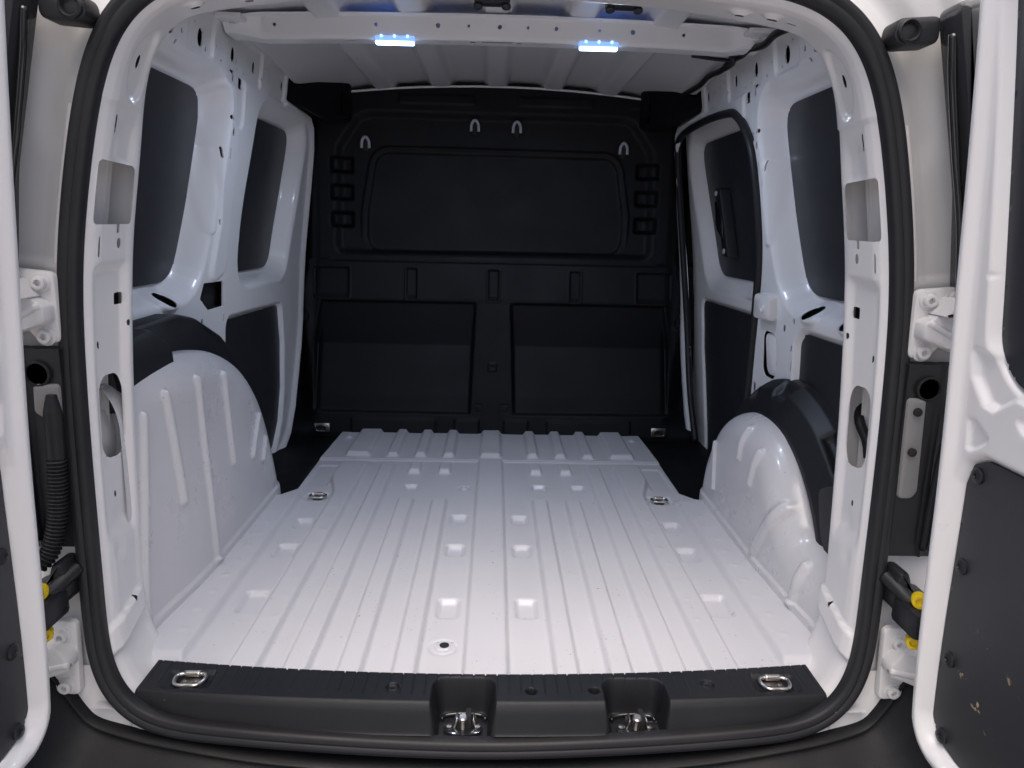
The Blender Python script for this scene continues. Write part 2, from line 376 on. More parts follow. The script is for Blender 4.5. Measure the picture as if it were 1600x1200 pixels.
# black covers over the arches
def arc_cover(s):
    cy, cz = .50, -.03
    def fn(u, v):
        a = u; r = np.interp(v, [0, .012, .05, .085, .13], [.362, .374, .430, .455, .462]); x = np.interp(v, [0, .012, .05, .085, .13], [.688, .689, .715, .745, .80])
        h = np.zeros_like(u)
        for (a0, w, v0, v1) in ((1.15, .09, .03, .09), (1.55, .10, .03, .10), (2.2, .12, .05, .13), (2.62, .10, .04, .13)):
            h = np.maximum(h, dent(rr(u, v, a0, (v0+v1)/2, w, (v1-v0)/2, .02), .03))
        h2 = dent(circ(u*.42, v, 2.42*.42, .045, .017), .012)
        r = r-.020*h-.02*h2
        return s*x, cy+np.cos(a)*r*1.02, cz+np.sin(a)*r
    return sheet('arch_cover', fn, ar(.35, 2.78, .012), ar(0, .13, .003), M['plastic'], lip=(s*.012, 0, -.018))
ac = arc_cover(1)
lathe('cover_screw', (.716, .50+math.cos(2.42)*.40*1.02, -.03+math.sin(2.42)*.40), (-.75, -.45, .5), [(.011, -.004), (.011, .002), (.006, .004)], M['plastic'], ac, 14)
prism('cover_foot', rpts([(.20, .26), (.05, .33), (.04, .12), (.10, .105), (.17, .17)], .02), lambda a, b, d: (.69+d, a, b), .09, M['plastic'], VAN, .008)
# left cover: a taller moulded box behind the arch
lc = prism('arch_cover', rpts([(.02, .40), (.02, .572), (.20, .575), (.40, .578), (.48, .560), (.585, .505), (.68, .44), (.70, .40)], .012), lambda a, b, d: (-.80+d-.28*max(0, b-.50), a, b), .125, M['plastic'], VAN, .009)
prism('cover_step', rpts([(.02, .44), (.02, .56), (.20, .575), (.27, .53), (.25, .46)], .025), lambda a, b, d: (-.69+d-.2*max(0, b-.48), a, b), .045, M['plastic'], lc, .015)

# ------------------------------------------------------------------ side panels
W1 = rpts([(.02, 1.10), (.722, 1.10), (.664, .79), (.605, .634), (.02, .635)], .075, 7)
W2 = rpts([(1.035, 1.095), (1.502, 1.097), (1.390, .630), (.955, .630), (.966, .80)], .065, 7)
LOW2 = [(.845, .505), (1.365, .497), (1.392, .36), (1.375, .20), (1.325, .09), (1.25, .015), (1.15, -.02), (.83, -.03)]
LOW1 = [(.10, .545), (.50, .545), (.53, .52), (.53, -.1), (.10, -.1)]
KEEP = [(-.2, -.2), (-.2, 1.3), (1.25, 1.3), (1.255, 1.165), (1.52, 1.15), (1.575, 1.12), (1.605, 1.05), (1.62, .9), (1.636, .54), (1.622, .42), (1.588, .32), (1.535, .21), (1.47, .10), (1.39, .02), (1.25, -.04), (1.2, -.2)]
APER = [(1.25, 1.132), (.99, 1.121), (.905, 1.10), (.835, 1.05), (.79, .98), (.772, .85), (.776, .72), (.815, .54), (.832, .38), (.834, -.12), (1.25, -.12), (1.33, .03), (1.46, .2), (1.561, .449), (1.614, .86), (1.60, 1.05), (1.55, 1.118)]
def side_x(y, z, right):
    x = xin(z)
    d1 = poly(y, z, W1); x = x+.066*(1-ss(0, .055, d1))
    if not right:
        d2 = poly(y, z, W2); x = x+.066*(1-ss(0, .05, d2)); dl = poly(y, z, LOW2, .03); x = x+.020*(1-ss(0, .018, dl))
    dl = poly(y, z, LOW1, .03); x = x+.020*(1-ss(0, .018, dl))
    # belt: the inner edge stands proud below the glass
    # C-pillar: raised box section and flat
    pc = poly(y, z, [(.70, 1.12), (.80, 1.12), (.83, .95), (.80, .65), (.70, .62), (.745, .78)], .02)
    x = x-.010*(1-ss(-.004, .014, pc))*(0 if right else 1)
    # pressed pads between the rail holes (raised borders)
    for c, hw in ((.56, .075), (.86, .14), (1.15, .09)):
        dd = rr(y, z, c, 1.20, hw, .052, .02); x = x+.007*dent(dd, .010)
    dd = rr(y, z, .82, 1.09, .055, .07, .03); x = x+.006*dent(dd, .010)
    # long emboss on the pillar between the windows
    dd = rr(y, z, .705 if not right else .72, .86, .022, .115, .015); x = x-.006*dent(dd, .010)
    # shoulder ridge over the windows
    x = x-.010*(1-ss(.0, .018, np.abs(z-(1.13+.0*y))))*ss(.05, .12, y)*ss(.66, .58, y)
    # oval bosses on the belt
    dd = ell(y, z, .47, .60, .055, .030); x = x-.012*(1-ss(-.012, .004, dd))
    if right: dd = ell(y, z, .27, .60, .05, .03); x = x-.012*(1-ss(-.012, .004, dd))
    x = x-.0012*np.sin(y*7+z*5)*np.sin(z*9)
    x = x-.014*(1-ss(0, .03, -poly(y, z, KEEP)))*ss(1.17, 1.15, z)
    return x
RAILH = [(.397, 1.179, .017, .021), (.566, 1.190, .015, .020), (.773, 1.198, .014, .018), (.938, 1.201, .012, .017), (1.215, 1.202, .011, .016)]
SMALLH = [(.455, 1.178, .005, .007), (.60, 1.172, .004, .006), (.645, 1.19, .003, .005), (.53, 1.215, .003, .004), (.81, 1.172, .004, .005), (.86, 1.17, .003, .004), (1.08, 1.212, .008, .009), (1.15, 1.205, .003, .003), (.43, 1.150, .004, .005), (.49, 1.208, .004, .005), (.68, 1.165, .004, .005), (.70, 1.212, .004, .005), (.88, 1.215, .004, .005), (1.0, 1.180, .004, .005), (1.03, 1.215, .004, .005), (1.12, 1.175, .004, .005),
          (.76, 1.045, .005, .006), (.785, 1.043, .004, .005), (.81, 1.043, .005, .006), (.775, 1.01, .007, .010)]
SLITH = [(.735, .955, .0022, .014), (.765, .955, .0022, .014), (.74, .78, .0018, .008), (.80, 1.19, .002, .010)]
SQH = [(.775, 1.148, .014, .014), (.839, 1.140, .014, .014)]
def side_holes(right):
    def f(y, z):
        d = poly(y, z, KEEP); d = -d+(.012 if right else 0)
        for c in RAILH: d = np.minimum(d, ell(y, z, *c))
        for c in SMALLH: d = np.minimum(d, ell(y, z, *c))
        for c in SLITH: d = np.minimum(d, rr(y, z, c[0], c[1], c[2], c[3], .001))
        for c in SQH: d = np.minimum(d, rr(y, z, *c, .002))
        d = np.minimum(d, ell((y-.47)+.35*(z-.60), z, 0, .60, .026, .017))
        if right:
            d = np.minimum(d, np.where(y > .95, z-.05, 9.)); d = np.minimum(d, poly(y, z, APER, .02))
            d = np.minimum(d, rr(y-.10*(z-.46), z, .705, .46, .050, .062, .03))
            for c in ((.55, .57, .006, .008), (.61, .545, .008, .010), (.56, .50, .005, .008), (.555, .455, .004, .014), (.80, .35, .010, .016), (.58, .37, .005, .018)): d = np.minimum(d, ell(y, z, *c))
            d = np.minimum(d, ell((y-.27)+.35*(z-.60), z, 0, .60, .026, .017))
        else:
            d = np.minimum(d, poly(y, z, [(.80, .622), (.806, .553), (.70, .552), (.645, .586), (.668, .625)], .004))
            for c in ((.66, .525, .007, .010), (.815, .52, .003, .012)): d = np.minimum(d, ell(y, z, *c))
        return d
    return f
for s in (-1, 1):
    R = s > 0
    side = sheet('side_panel', lambda u, v, s=s, R=R: (s*side_x(u, v, R), u, v), ar(.05, 1.645, .0036), ar(-.03, 1.262, .0036), M['inner'],
          holes=side_holes(R), lip=(s*.003, 0, 0))
    # dark blanking panels in the window openings
    sheet('window_panel', lambda u, v, s=s: (s*(xin(v)+.057+.003*((u-.4)/.4)**2), u, v), ar(.09, .73, .005), ar(.62, 1.12, .005), M['board'],
          holes=lambda u, v: -poly(u, v, W1), lip=(s*.008, 0, 0))
    sheet('lining_panel', lambda u, v, s=s: (s*(xin(v)+.013), u, v), ar(.09, .54, .006), ar(-.03, .56, .006), M['board'],
          holes=lambda u, v: -poly(u, v, LOW1, .03), lip=(s*.006, 0, 0))
sheet('window_panel', lambda u, v: (-(xin(v)+.057), u, v), ar(.94, 1.50, .005), ar(.61, 1.11, .005), M['board'],
      holes=lambda u, v: -poly(u, v, W2), lip=(-.008, 0, 0))
sheet('lining_panel', lambda u, v: (-(xin(v)+.013), u, v), ar(.82, 1.39, .006), ar(-.03, .52, .006), M['board'],
      holes=lambda u, v: -poly(u, v, LOW2, .03), lip=(-.006, 0, 0))
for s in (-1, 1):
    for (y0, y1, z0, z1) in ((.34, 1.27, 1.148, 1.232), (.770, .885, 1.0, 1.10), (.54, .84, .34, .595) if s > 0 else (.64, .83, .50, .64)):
        sheet('cavity_shade_sheet', lambda u, v, s=s: (s*(xin(v)+.026), u, v), ar(y0, y1, .03), ar(z0, z1, .02), M['under'])  # black sheets added behind the holes to paint the cavity's shade
# white inner skin seen deep in the left pillar pocket
box('pocket_plate', (-.775, .80, .47), (.01, .09, .14), M['white'], VAN, .003)
# edge beading along the left front rim
# rubber buttons on the bulkhead side of the rim
# ------------------------------------------------------------------ sliding door (right)
DW = rpts([(1.035, 1.097), (1.60, 1.10), (1.45, .630), (.995, .632), (1.005, .90)], .08, 7)
DL = [(.85, .535), (1.535, .53), (1.50, .35), (1.38, .06), (1.33, -.1), (.85, -.1)]
sd = bpy.data.objects.new('sliding_door', None)
def door_x(y, z):
    x = xin(z)+.045; x = x+.05*(1-ss(0, .06, poly(y, z, DW))); x = x+.014*(1-ss(0, .014, poly(y, z, DL, .03)))
    return x-.006*dent(rr(y, z, 1.0, .60, .1, .02, .01), .01)
sdo = sheet('sliding_door', lambda u, v: (door_x(u, v), u, v), ar(.74, 1.66, .005), ar(-.06, 1.17, .005), M['white'])
sheet('window_panel', lambda u, v: (xin(v)+.089, u, v), ar(1.0, 1.59, .005), ar(.61, 1.11, .005), M['board'], sdo, holes=lambda u, v: -poly(u, v, DW), lip=(.006, 0, 0))
sheet('lining_panel', lambda u, v: (xin(v)+.052, u, v), ar(.84, 1.55, .006), ar(-.05, .55, .006), M['board'], sdo, holes=lambda u, v: -poly(u, v, DL, .03), lip=(.006, 0, 0))
hp = prism('latch_bar', rpts([(1.285, .93), (1.345, .93), (1.29, .70), (1.235, .70)], .012), lambda a, b, d: (xin(b)+.055-d+.03, a, b), .035, M['plastic'], sdo, .004)
for (y, z) in ((1.312, .912), (1.262, .72)): lathe('latch_screw', (xin(z)+.048, y, z), (-1, 0, 0), [(.009, 0), (.009, .004), (.005, .006)], M['clip'], sdo, 12)
prism('latch_pull', rpts([(1.335, .895), (1.345, .80), (1.275, .755), (1.265, .83)], .02), lambda a, b, d: (xin(b)+.052-d, a, b), .006, M['gloss'], sdo, .002)
tube('door_seal', [(xin(z)-.004, y, z) for y, z in APER[9::-1]+APER[:10:-1]], .012, M['rubber'], n=12, res=260)
# runner cover and release plate on the pillar behind the sliding door
prism('runner_cover', rpts([(.665, .555), (.66, .625), (.775, .622), (.785, .55)], .018), lambda a, b, d: (xin(b)-d+.01, a, b), .034, M['white'], VAN, .012)
lathe('cover_button', (xin(.585)-.024, .70, .585), (-1, 0, 0), [(.011, 0), (.011, .003), (.007, .004), (.005, .002)], M['white'], VAN, 16)
prism('pocket_cap', rpts([(.665, .525), (.765, .515), (.735, .40), (.645, .405)], .03), lambda a, b, d: (xin(b)+.035-d, a, b), .030, M['white'], VAN, .012)

# ------------------------------------------------------------------ bulkhead
def bulk_y(x, z):
    ax = np.abs(x)
    y = np.interp(z, [-.1, 0, .07, .50, .515, .645, .66, 1.30], [1.478, 1.480, 1.492, 1.545, 1.545, 1.572, 1.585, 1.615])
    # lower recessed panels with their crease
    pan = poly(ax, z, [(.062, .505), (.655, .505), (.69, .33), (.69, .075), (.080, .072), (.072, .30)], .012)
    inn = np.interp(z, [.07, .14, .33, .50], [1.508, 1.525, 1.590, 1.560]); k = 1-ss(-.012, 0., pan)
    y = lerp(y, inn, k)
    # horizontal band with its sockets
    for c in (.0, .31, .615):
        hw = .022 if c < .6 else .07
        dd = rr(ax, z, c, .565, hw, .06, .004)
        y = y+.012*(1-ss(-.005, 0, dd))*ss(.505, .53, z)
        y = y-.006*(1-ss(.0, .004, np.abs(dd)))
    y = y+.008*(1-ss(.0, .005, np.abs(z-.652)))*(ax < .62)
    # window blank, framed
    fr = poly(x, z, [(-.445, 1.05), (.455, 1.045), (.49, .83), (.488, .685), (-.484, .68), (-.482, .83)], .06)
    y = y+.012*(1-ss(-.010, .0, fr)); y = y-.007*(1-ss(.0, .008, np.abs(fr-.016)))*ss(.7, .8, z)
    y = y+.006*(1-ss(.0, .004, np.abs(fr+.004)))
    y = y-.012*(1-ss(-.02, .02, fr-.05))*ss(.9, 1.0, z)*0
    # arched header field
    hd = poly(x, z, [(-.52, 1.185), (-.47, 1.20), (.47, 1.20), (.52, 1.185), (.60, 1.07), (.61, .66), (-.61, .66), (-.60, 1.07)], .05)
    y = y+.022*(1-ss(-.035, .0, hd))*ss(.64, .70, z)
    # pockets beside the window blank
    for zc in (1.0, .90, .80):
        dd = rr(ax, z, .575, zc, .045, .033, .012); y = y+.030*(1-ss(-.016, 0, dd))
    # outer wings curve rearwards along the walls
    y = y+.10*ss(.655, .76, ax)*ss(.0, .12, z)
    # label plates under the roof
    for c in (-.22, .22, .55):
        dd = rr(x, z, c if c < .5 else .55, 1.238, .14 if c < .5 else .05, .017, .003); y = y-.004*(1-ss(-.003, 0, dd))
    # skirting tiles along the floor
    for c, hw in ((.095, .05), (.40, .19)):
        dd = rr(ax, z, c if hw < .1 else .375, .022, hw if hw < .1 else .165, .038, .010); y = y-.010*(1-ss(-.006, 0, dd))
    # central post fixings
    dd = rr(x, z, 0, .26, .016, .018, .004); y = y-.005*(1-ss(-.003, 0, dd)); y = y+.004*(1-ss(-.003, 0, circ(x, z, 0, .26, .008)))
    for c in (-.052, .05):
        dd = rr(x, z, c, .10, .013, .014, .003); y = y+.004*(1-ss(0, .004, np.abs(dd)))
    # finger grips on the wings
    for zc in (.96, .62, .43, .11):
        dd = rr(ax, z, .745, zc, .035, .024, .022); y = y+.007*(1-ss(0, .005, np.abs(dd)))
    for zc in (.545, .49): y = y+.004*(1-ss(0, .004, np.abs(z-zc)))*(ax > .70)
    return y
bk = sheet('bulkhead', lambda u, v: (u, bulk_y(u, v), v), ar(-.80, .80, .0045), ar(-.05, 1.30, .0042), M['bulk'], holes=lambda u, v: 1.284-.045*(u/.66)**2-v, lip=(0, .03, 0))
tube('roof_flange', [(x, 1.60, 1.285-.045*(x/.66)**2) for x in np.linspace(-.55, .55, 9)], .004, M['white'], n=6)
for (x, z) in ((-.485, 1.083), (-.079, 1.152), (.077, 1.150), (.479, 1.083)):
    y = float(bulk_y(np.array([x]), np.array([z]))[0])
    tube('hook_clip', [(x-.014, y-.012, z-.022), (x-.013, y-.014, z), (x-.007, y-.015, z+.013), (x, y-.015, z+.017), (x+.007, y-.015, z+.013), (x+.013, y-.014, z), (x+.014, y-.012, z-.022)], .0055, M['clip'], bk, 8)
    box('clip_pad', (x, y-.004, z-.012), (.022, .016, .05), M['under'], bk, .003)
for s in (-1, 1):
    c = (s*.66, 1.455, .012)
    p = box('tie_down_plate', (s*.642, 1.462, .025), (.058, .014, .036), M['zinc'], bk, .004)
    tube('tie_down_ring', [(s*.642+a, 1.448, .025+b) for a, b in ((-.020, -.008), (-.014, .010), (.014, .010), (.020, -.008), (0, -.011))], .0035, M['steel'], bk, 8, True, 60)
    box('tie_down_pocket', (s*.642, 1.452, .025), (.042, .006, .022), M['under'], bk, .002)
    # black corner boxes under the roof
    prism('corner_cover', rpts([(.53, 1.31), (.74, 1.31), (.74, 1.17), (.665, 1.165), (.60, 1.14), (.53, 1.15)], .015), lambda a, b, d, s=s: (s*a, 1.60-d*(.10+.90*min(1, max(0, (a-.53)/.17))), b), .39, M['bulk'], bk, .02)

# ------------------------------------------------------------------ roof
def roof_z(x, y):
    z = 1.310-.045*(x/.66)**2-.012*ss(.60, .66, np.abs(x))
    z = z-.024*ss(.48, .66, np.abs(x))*ss(1.0, 1.35, y)
    for k in range(-2, 3):
        z = z-.026*(1-ss(.024, .052, np.abs(x-.205*k)))
    return z+.0006*np.sin(x*13)*np.sin(y*9)
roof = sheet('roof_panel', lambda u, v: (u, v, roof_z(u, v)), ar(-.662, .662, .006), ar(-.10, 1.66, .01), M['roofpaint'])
def beam_z(x): return 1.228-.012*(x/.62)**2
def beam_pt(u, v):
    # v along the section: rear face down, bottom, front face up
    yy = np.interp(v, [0, .02, .062, .070, .115, .123, .16], [.655, .672, .684, .690, .738, .745, .75])
    zz = np.interp(v, [0, .02, .062, .070, .115, .123, .16], [.052, .050, .008, .0, .0, .006, .052])
    k = ss(.56, .64, np.abs(u)); yy = lerp(yy, .71+(yy-.71)*1.5, k); zz = zz*lerp(1, .5, k)
    return u, yy, beam_z(u)+zz+.012*k
BH = [(-.43, .004), (-.235, .0045), (-.115, .0055), (-.055, .0035), (.005, .005), (.06, .0035), (.115, .005), (.20, .0035), (.265, .0055), (.365, .004)]
def beam_holes(u, v):
    d = np.full(u.shape, 9.)
    for c, r in BH: d = np.minimum(d, circ(u, v, c*1.25, .040, r))
    for c in (-.36, -.13, .12, .36): d = np.minimum(d, rr(u, v, c, .085, .014, .002, .001))
    for c in (-.06, .055): d = np.minimum(d, rr(u, v, c, .085, .006, .005, .001))
    return d
rb = sheet('roof_beam', beam_pt, ar(-.655, .655, .0035), ar(0, .16, .0035), M['inner'], holes=beam_holes)
box('lamp_slot', (0.0, .70, 1.2285), (.075, .004, .002), M['under'], rb, 0)
for x in (-.25, .25):
    lp = box('roof_lamp', (x, .695, beam_z(x)+.002), (.098, .022, .016), M['lampbody'], VAN, .004)
    box('lamp_lens', (x, .693, beam_z(x)-.008), (.094, .018, .008), M['led'], lp, .003)
    al = bpy.data.lights.new('roof_lamp_light', 'AREA'); al.shape = 'RECTANGLE'; al.size = .09; al.size_y = .02; al.energy = 1.5; al.color = (.66, .77, 1.0)
    ao = bpy.data.objects.new('roof_lamp_light', al); COL.objects.link(ao); ao.location = (x, .693, beam_z(x)-.013); ao.parent = lp
    for dx in (-.032, 0, .032): lathe('lamp_diode', (x+dx, .6835, beam_z(x)+.006), (0, -1, 0), [(.003, 0), (.003, .002), (.0015, .003)], M['diode'], lp, 10)
# side rails with wiring
for s in (-1, 1):
    sheet('roof_rail', lambda u, v, s=s: (s*np.interp(v, [0, .05, .06, .10], [.668, .660, .650, .58]), u, np.interp(v, [0, .05, .06, .10], [1.240, 1.258, 1.266, 1.280])+.004*np.sin(u*40)*0), ar(.0, 1.62, .02), ar(0, .10, .005), M['white'])
    for y in (.60, .665): lathe('rail_bolt', (s*.62, y+.03, 1.245), (0, -.2, -1), [(.013, -.01), (.013, .004), (.007, .006), (.007, .012)], M['white'], VAN, 14)
    box('rail_bracket', (s*.615, .60, 1.243), (.06, .045, .012), M['white'], VAN, .004)
rng = np.random.default_rng(4)
wp = [(.628, .40, 1.210), (.632, .47, 1.219), (.634, .547, 1.226), (.634, .60, 1.220), (.634, .65, 1.223), (.634, .72, 1.234), (.634, .78, 1.232), (.634, .87, 1.237), (.634, .95, 1.230), (.634, 1.08, 1.238), (.634, 1.17, 1.230), (.634, 1.26, 1.232), (.634, 1.40, 1.240)]
tube('wiring_harness', wp, .0085, M['rubber'], n=8, res=160)
tube('wiring_harness', [(.60, .755, 1.222), (.62, .80, 1.218), (.634, .86, 1.225), (.634, .92, 1.226)], .006, M['rubber'], n=8)
tube('wiring_harness', [(.50, .76, 1.224), (.555, .765, 1.219), (.60, .78, 1.219), (.63, .83, 1.224)], .005, M['rubber'], n=8)

# ------------------------------------------------------------------ rear frame: pillars and header
def both(half, n_extra=None):
    h = [(-x, z) for x, z in half[::-1]]+[(x, z) for x, z in half[1:]]
    return np.array(h)
SP = both(SEAL); EP = both(EDGE)
full = spline(np.hstack([SP, EP]), 900)
for _ in range(2): full = np.stack([np.convolve(np.concatenate([2*full[0, k]-full[12:0:-1, k], full[:, k], 2*full[-1, k]-full[-2:-14:-1, k]]), np.ones(25)/25, 'valid') for k in range(4)], 1)
SLc = np.concatenate([[0], np.cumsum(np.linalg.norm(np.diff(full[:, :2], axis=0), axis=1))])
TANG = np.gradient(full[:, :2], axis=0); TANG /= np.linalg.norm(TANG, axis=1)[:, None]
NRM = np.stack([TANG[:, 1], -TANG[:, 0]], 1)       # towards the opening's middle when running left-up-right-down
UMID = SLc[-1]/2
zl = full[:450, 1]
def u_of(z, right):                                # arc length at a height on one pillar
    i = np.argmin(np.abs(full[:400, 1]-z)) if not right else 500+np.argmin(np.abs(full[500:, 1]-z)); return SLc[i]
PW = .155                                          # width of the pillar face
def pil(u, v, extra=None):
    sx, sz = np.interp(u, SLc, full[:, 0]), np.interp(u, SLc, full[:, 1])
    ex, ez = np.interp(u, SLc, full[:, 2]), np.interp(u, SLc, full[:, 3])
    nx, nz = np.interp(u, SLc, NRM[:, 0]), np.interp(u, SLc, NRM[:, 1])
    ya = yap(sx, sz); t = v/PW
    ax_, az_ = sx+nx*.005, sz+nz*.005
    tt = np.clip(t, 0, 1)
    x = lerp(ax_, ex, tt); z = lerp(az_, ez, tt); y = lerp(ya-.004, .03, tt)
    b = np.interp(tt, [0, .10, .22, .32, .9, 1], [0, .006, .0125, .0135, .004, 0])
    # rounded return towards the side wall
    o = np.clip(v-PW, 0, 1)
    b = b-o*.95; y = y+.25*np.clip(o, 0, .02)+.12*o
    if extra is not None: b = b+extra(u, v)
    return x+nx*b, y, z+nz*b
def pil_relief(u, v):
    h = np.zeros_like(u)
    for x, vv in ((.365, .085), (-.365, .085), (.418, .075), (-.45, .078)): h = h+.006*(1-ss(.008, .020, np.hypot(u-u_top(x), v-vv)))
    for R in (False, True):
        U = lambda z: u_of(z, R); sg = -1 if R else 1
        z_ = np.interp(u, SLc, full[:, 1]); on = (u > UMID) if R else (u < UMID)
        h = h-on*.010*(1-ss(.690, .715, z_))*ss(.03, .055, v)*ss(.25, .30, z_)           # lower face steps back below the ledge
        h = h+on*.003*(ss(.962, .965, z_)-1)*ss(.01, .02, v)*ss(.90, .94, z_)*0
        h = h*(1-ss(.125, .15, v))-on*.003*(1-ss(.955, .958, z_))                                             # overlap seam of the pillar skin
        d = ell(u, v, U(1.02), .105, .060, .040); h = h-on*.006*dent(d, .010)*(np.abs(u-U(1.02)) < .1)
        d = poly(u, v, [(U(.955), .045), (U(.955), .145), (U(.885), .145), (U(.885), .045)][::sg], .005); h = h-on*.008*ss(.05, .10, v)*ss(.95, .90, z_)*ss(.86, .885, z_)*(1-ss(.12, .15, v))
        h = h+on*.008*(1-ss(.0, .005, np.abs(z_-.10-.18*(v-.03))-.022))*ss(.01, .02, v)    # strap bracket near the floor
        for (zz, vv, a) in ((.30, .10, .03), (.245, .07, .02)): h = h-on*.0025*(1-ss(0, .03, np.hypot(u-U(zz), v-vv)))
    return h
PIL_H = [('rr', .825, .084, .050, .054, .007), ('rr', .928, .060, .014, .0022, .001), ('c', 1.02, .105, .010, .006), ('c', .742, .105, .009, .006), ('rr', .738, .045, .016, .0018, .001), ('rr', .648, .122, .0095, .0095, .002),
         ('c', .608, .140, .0055, .003), ('c', .585, .058, .0055, .003), ('rr', .468, .092, .066, .037, .028), ('c', .338, .088, .006, .0035), ('c', .135, .10, .006, .0035), ('rr', .772, .10, .014, .004, .001), ('rr', .46, .075, .0, .0, .0)]
def u_top(x): return SLc[200+np.argmin(np.abs(full[200:700, 0]-x))]
def pil_holes(u, v):
    d = np.full(u.shape, 9.)
    for x, vv, a, b in ((.365, .085, .007, .005), (.418, .075, .010, .005), (-.365, .085, .007, .005), (-.45, .078, .010, .005), (.455, .095, .012, .002)): d = np.minimum(d, ell(u, v, u_top(x), vv, a, b))
    for R in (False, True):
        for k in PIL_H:
            U = u_of(k[1], R)
            if k[0] == 'c': d = np.minimum(d, ell(u, v, U, k[2], k[3], k[4]))
            elif k[3] > 0: d = np.minimum(d, rr(u, v, U, k[2], k[3], k[4], k[5]))
    return d
pillar = sheet('rear_frame', lambda u, v: pil(u, v, pil_relief), ar(0, SLc[-1], .0045), ar(0, PW+.13, .0036), M['white'], holes=pil_holes)
# closed inner box behind the pillar pockets
for R in (False, True):
    us = ar(u_of(.95, R), u_of(.30, R), .02)
    def back(u, v):
        x, y, z = pil(u, np.clip(v, .02, PW-.01)); s = 1 if R else -1
        return x+s*(.050+.012*np.sin((v-.02)*26)), y, z
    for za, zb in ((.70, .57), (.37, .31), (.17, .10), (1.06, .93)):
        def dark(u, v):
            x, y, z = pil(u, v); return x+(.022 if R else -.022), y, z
        sheet('pillar_shade_sheet', dark, np.linspace(u_of(za, R), u_of(zb, R), 8), ar(.04, .15, .02), M['under'])  # black plates added close behind the small holes, standing in for shade
    pb = sheet('pillar_inner', back, us, ar(.0, PW+.02, .006), M['white'])
    s = 1 if R else -1
    tube('pillar_seam', [(s*.671, -.005, .85), (s*.674, -.005, .76)], .0028, M['white'], pb, 6)
tube('cable', [(.668, -.02, .40), (.672, .0, .425), (.665, .02, .455), (.68, .05, .48)], .009, M['rubber'], n=8)
lathe('filler_dome', (-.715, .005, .405), (1, 0, 0), [(.085*math.cos(t), .05*math.sin(t)) for t in np.linspace(0, 1.45, 9)], M['white'], VAN, 32)
# header details
for x in (-.008, .217):
    gh = box('header_catch', (x, .115, 1.158), (.062, .03, .012), M['plastic'], VAN, .004)
    for dx in (-.024, .024): lathe('catch_screw', (x+dx, .108, 1.150), (0, -.4, -1), [(.008, 0), (.008, .004), (.005, .006)], M['plastic'], gh, 12)
# ------------------------------------------------------------------ rubber seal round the opening
loop = both(SEAL).tolist(); loop = loop+[(x, z) for x, z in SEALB]+[(0, -.052)]+[(-x, z) for x, z in SEALB[::-1]]
LP = spline(loop, 720, closed=True)
for _ in range(2): LP = np.stack([np.convolve(np.concatenate([LP[-9:, k], LP[:, k], LP[:9, k]]), np.ones(19)/19, 'valid') for k in (0, 1)], 1)
LT = frames(LP, True); LN = np.stack([LT[:, 1], -LT[:, 0]], 1)
LY = yap(LP[:, 0], LP[:, 1])
prof = [(-.019, .020), (-.0195, .004), (-.0180, -.006), (-.014, -.0115), (-.0085, -.0135), (-.003, -.0130), (-.0012, -.0105), (.0008, -.0125), (.004, -.0150), (.0085, -.0160), (.0115, -.0150), (.0125, -.0140), (.0135, -.0145), (.017, -.0115), (.0195, -.005), (.0205, .004), (.0195, .02)]
PR = spline(prof, 64)*[.80, .62]+[.0030, 0]
V = np.stack([LP[:, None, 0]-LN[:, None, 0]*PR[None, :, 0], LY[:, None]+PR[None, :, 1]+0*LP[:, None, 0], LP[:, None, 1]-LN[:, None, 1]*PR[None, :, 0]], -1)
k, n = V.shape[:2]; I = np.arange(k*n).reshape(k, n); J = np.roll(I, -1, 0)
mesh('door_opening_seal', V.reshape(-1, 3), np.stack([I[:, :-1], J[:, :-1], J[:, 1:], I[:, 1:]], -1).reshape(-1, 4), M['rubber'])

# ------------------------------------------------------------------ body outside the seal
UL = np.concatenate([[0], np.cumsum(np.linalg.norm(np.diff(full[:, :2], axis=0), axis=1))])
def jamb(u, v):
    sx, sz = np.interp(u, SLc, full[:, 0]), np.interp(u, SLc, full[:, 1]); nx, nz = np.interp(u, SLc, NRM[:, 0]), np.interp(u, SLc, NRM[:, 1])
    a = v; y = yap(sx, sz)+np.interp(v, [0, .02, .035, .05, .12, .14, .26], [.012, .012, .020, .022, .012, .002, .02])
    # flange bead and ledge at the upper hinge
    y = y-.006*(1-ss(0, .007, np.abs(sz-.705)))*ss(.02, .03, v)-.004*ss(.72, .69, sz)*ss(.02, .03, v)
    y = y+.008*(1-ss(.0, .03, np.abs(v-.06)))*ss(.86, .92, sz)
    y = y-.006*dent(ell(u, v, UL[-1]*0+u, .07, 1, .02), .01)*0
    return sx-nx*a, y, sz-nz*a
body = sheet('body_rear', jamb, ar(u_of(.035, False), u_of(.035, True), .008), ar(.010, .27, .004), M['cast'])
def low_jamb(s):
    L2 = spline([(.621, .06), (.621, .04), (.603, .005), (.570, -.022), (.53, -.032), (.37, -.041)], 80)
    T = np.gradient(L2, axis=0); T /= np.linalg.norm(T, axis=1)[:, None]; N = np.stack([-T[:, 1], T[:, 0]], 1)
    U = np.linspace(0, 1, 80)
    def fn(u, v):
        x, z = np.interp(u, U, L2[:, 0]), np.interp(u, U, L2[:, 1]); nx, nz = np.interp(u, U, N[:, 0]), np.interp(u, U, N[:, 1])
        wd = lerp(.085, .014, ss(.0, .55, u)); return s*(x+nx*v*wd), yap(x, z)+.014-.01*v, z+nz*v*wd
    return sheet('body_corner', fn, np.linspace(0, 1, 40), np.linspace(.08, 1, 14), M['cast'])
for s in (-1, 1): low_jamb(s)
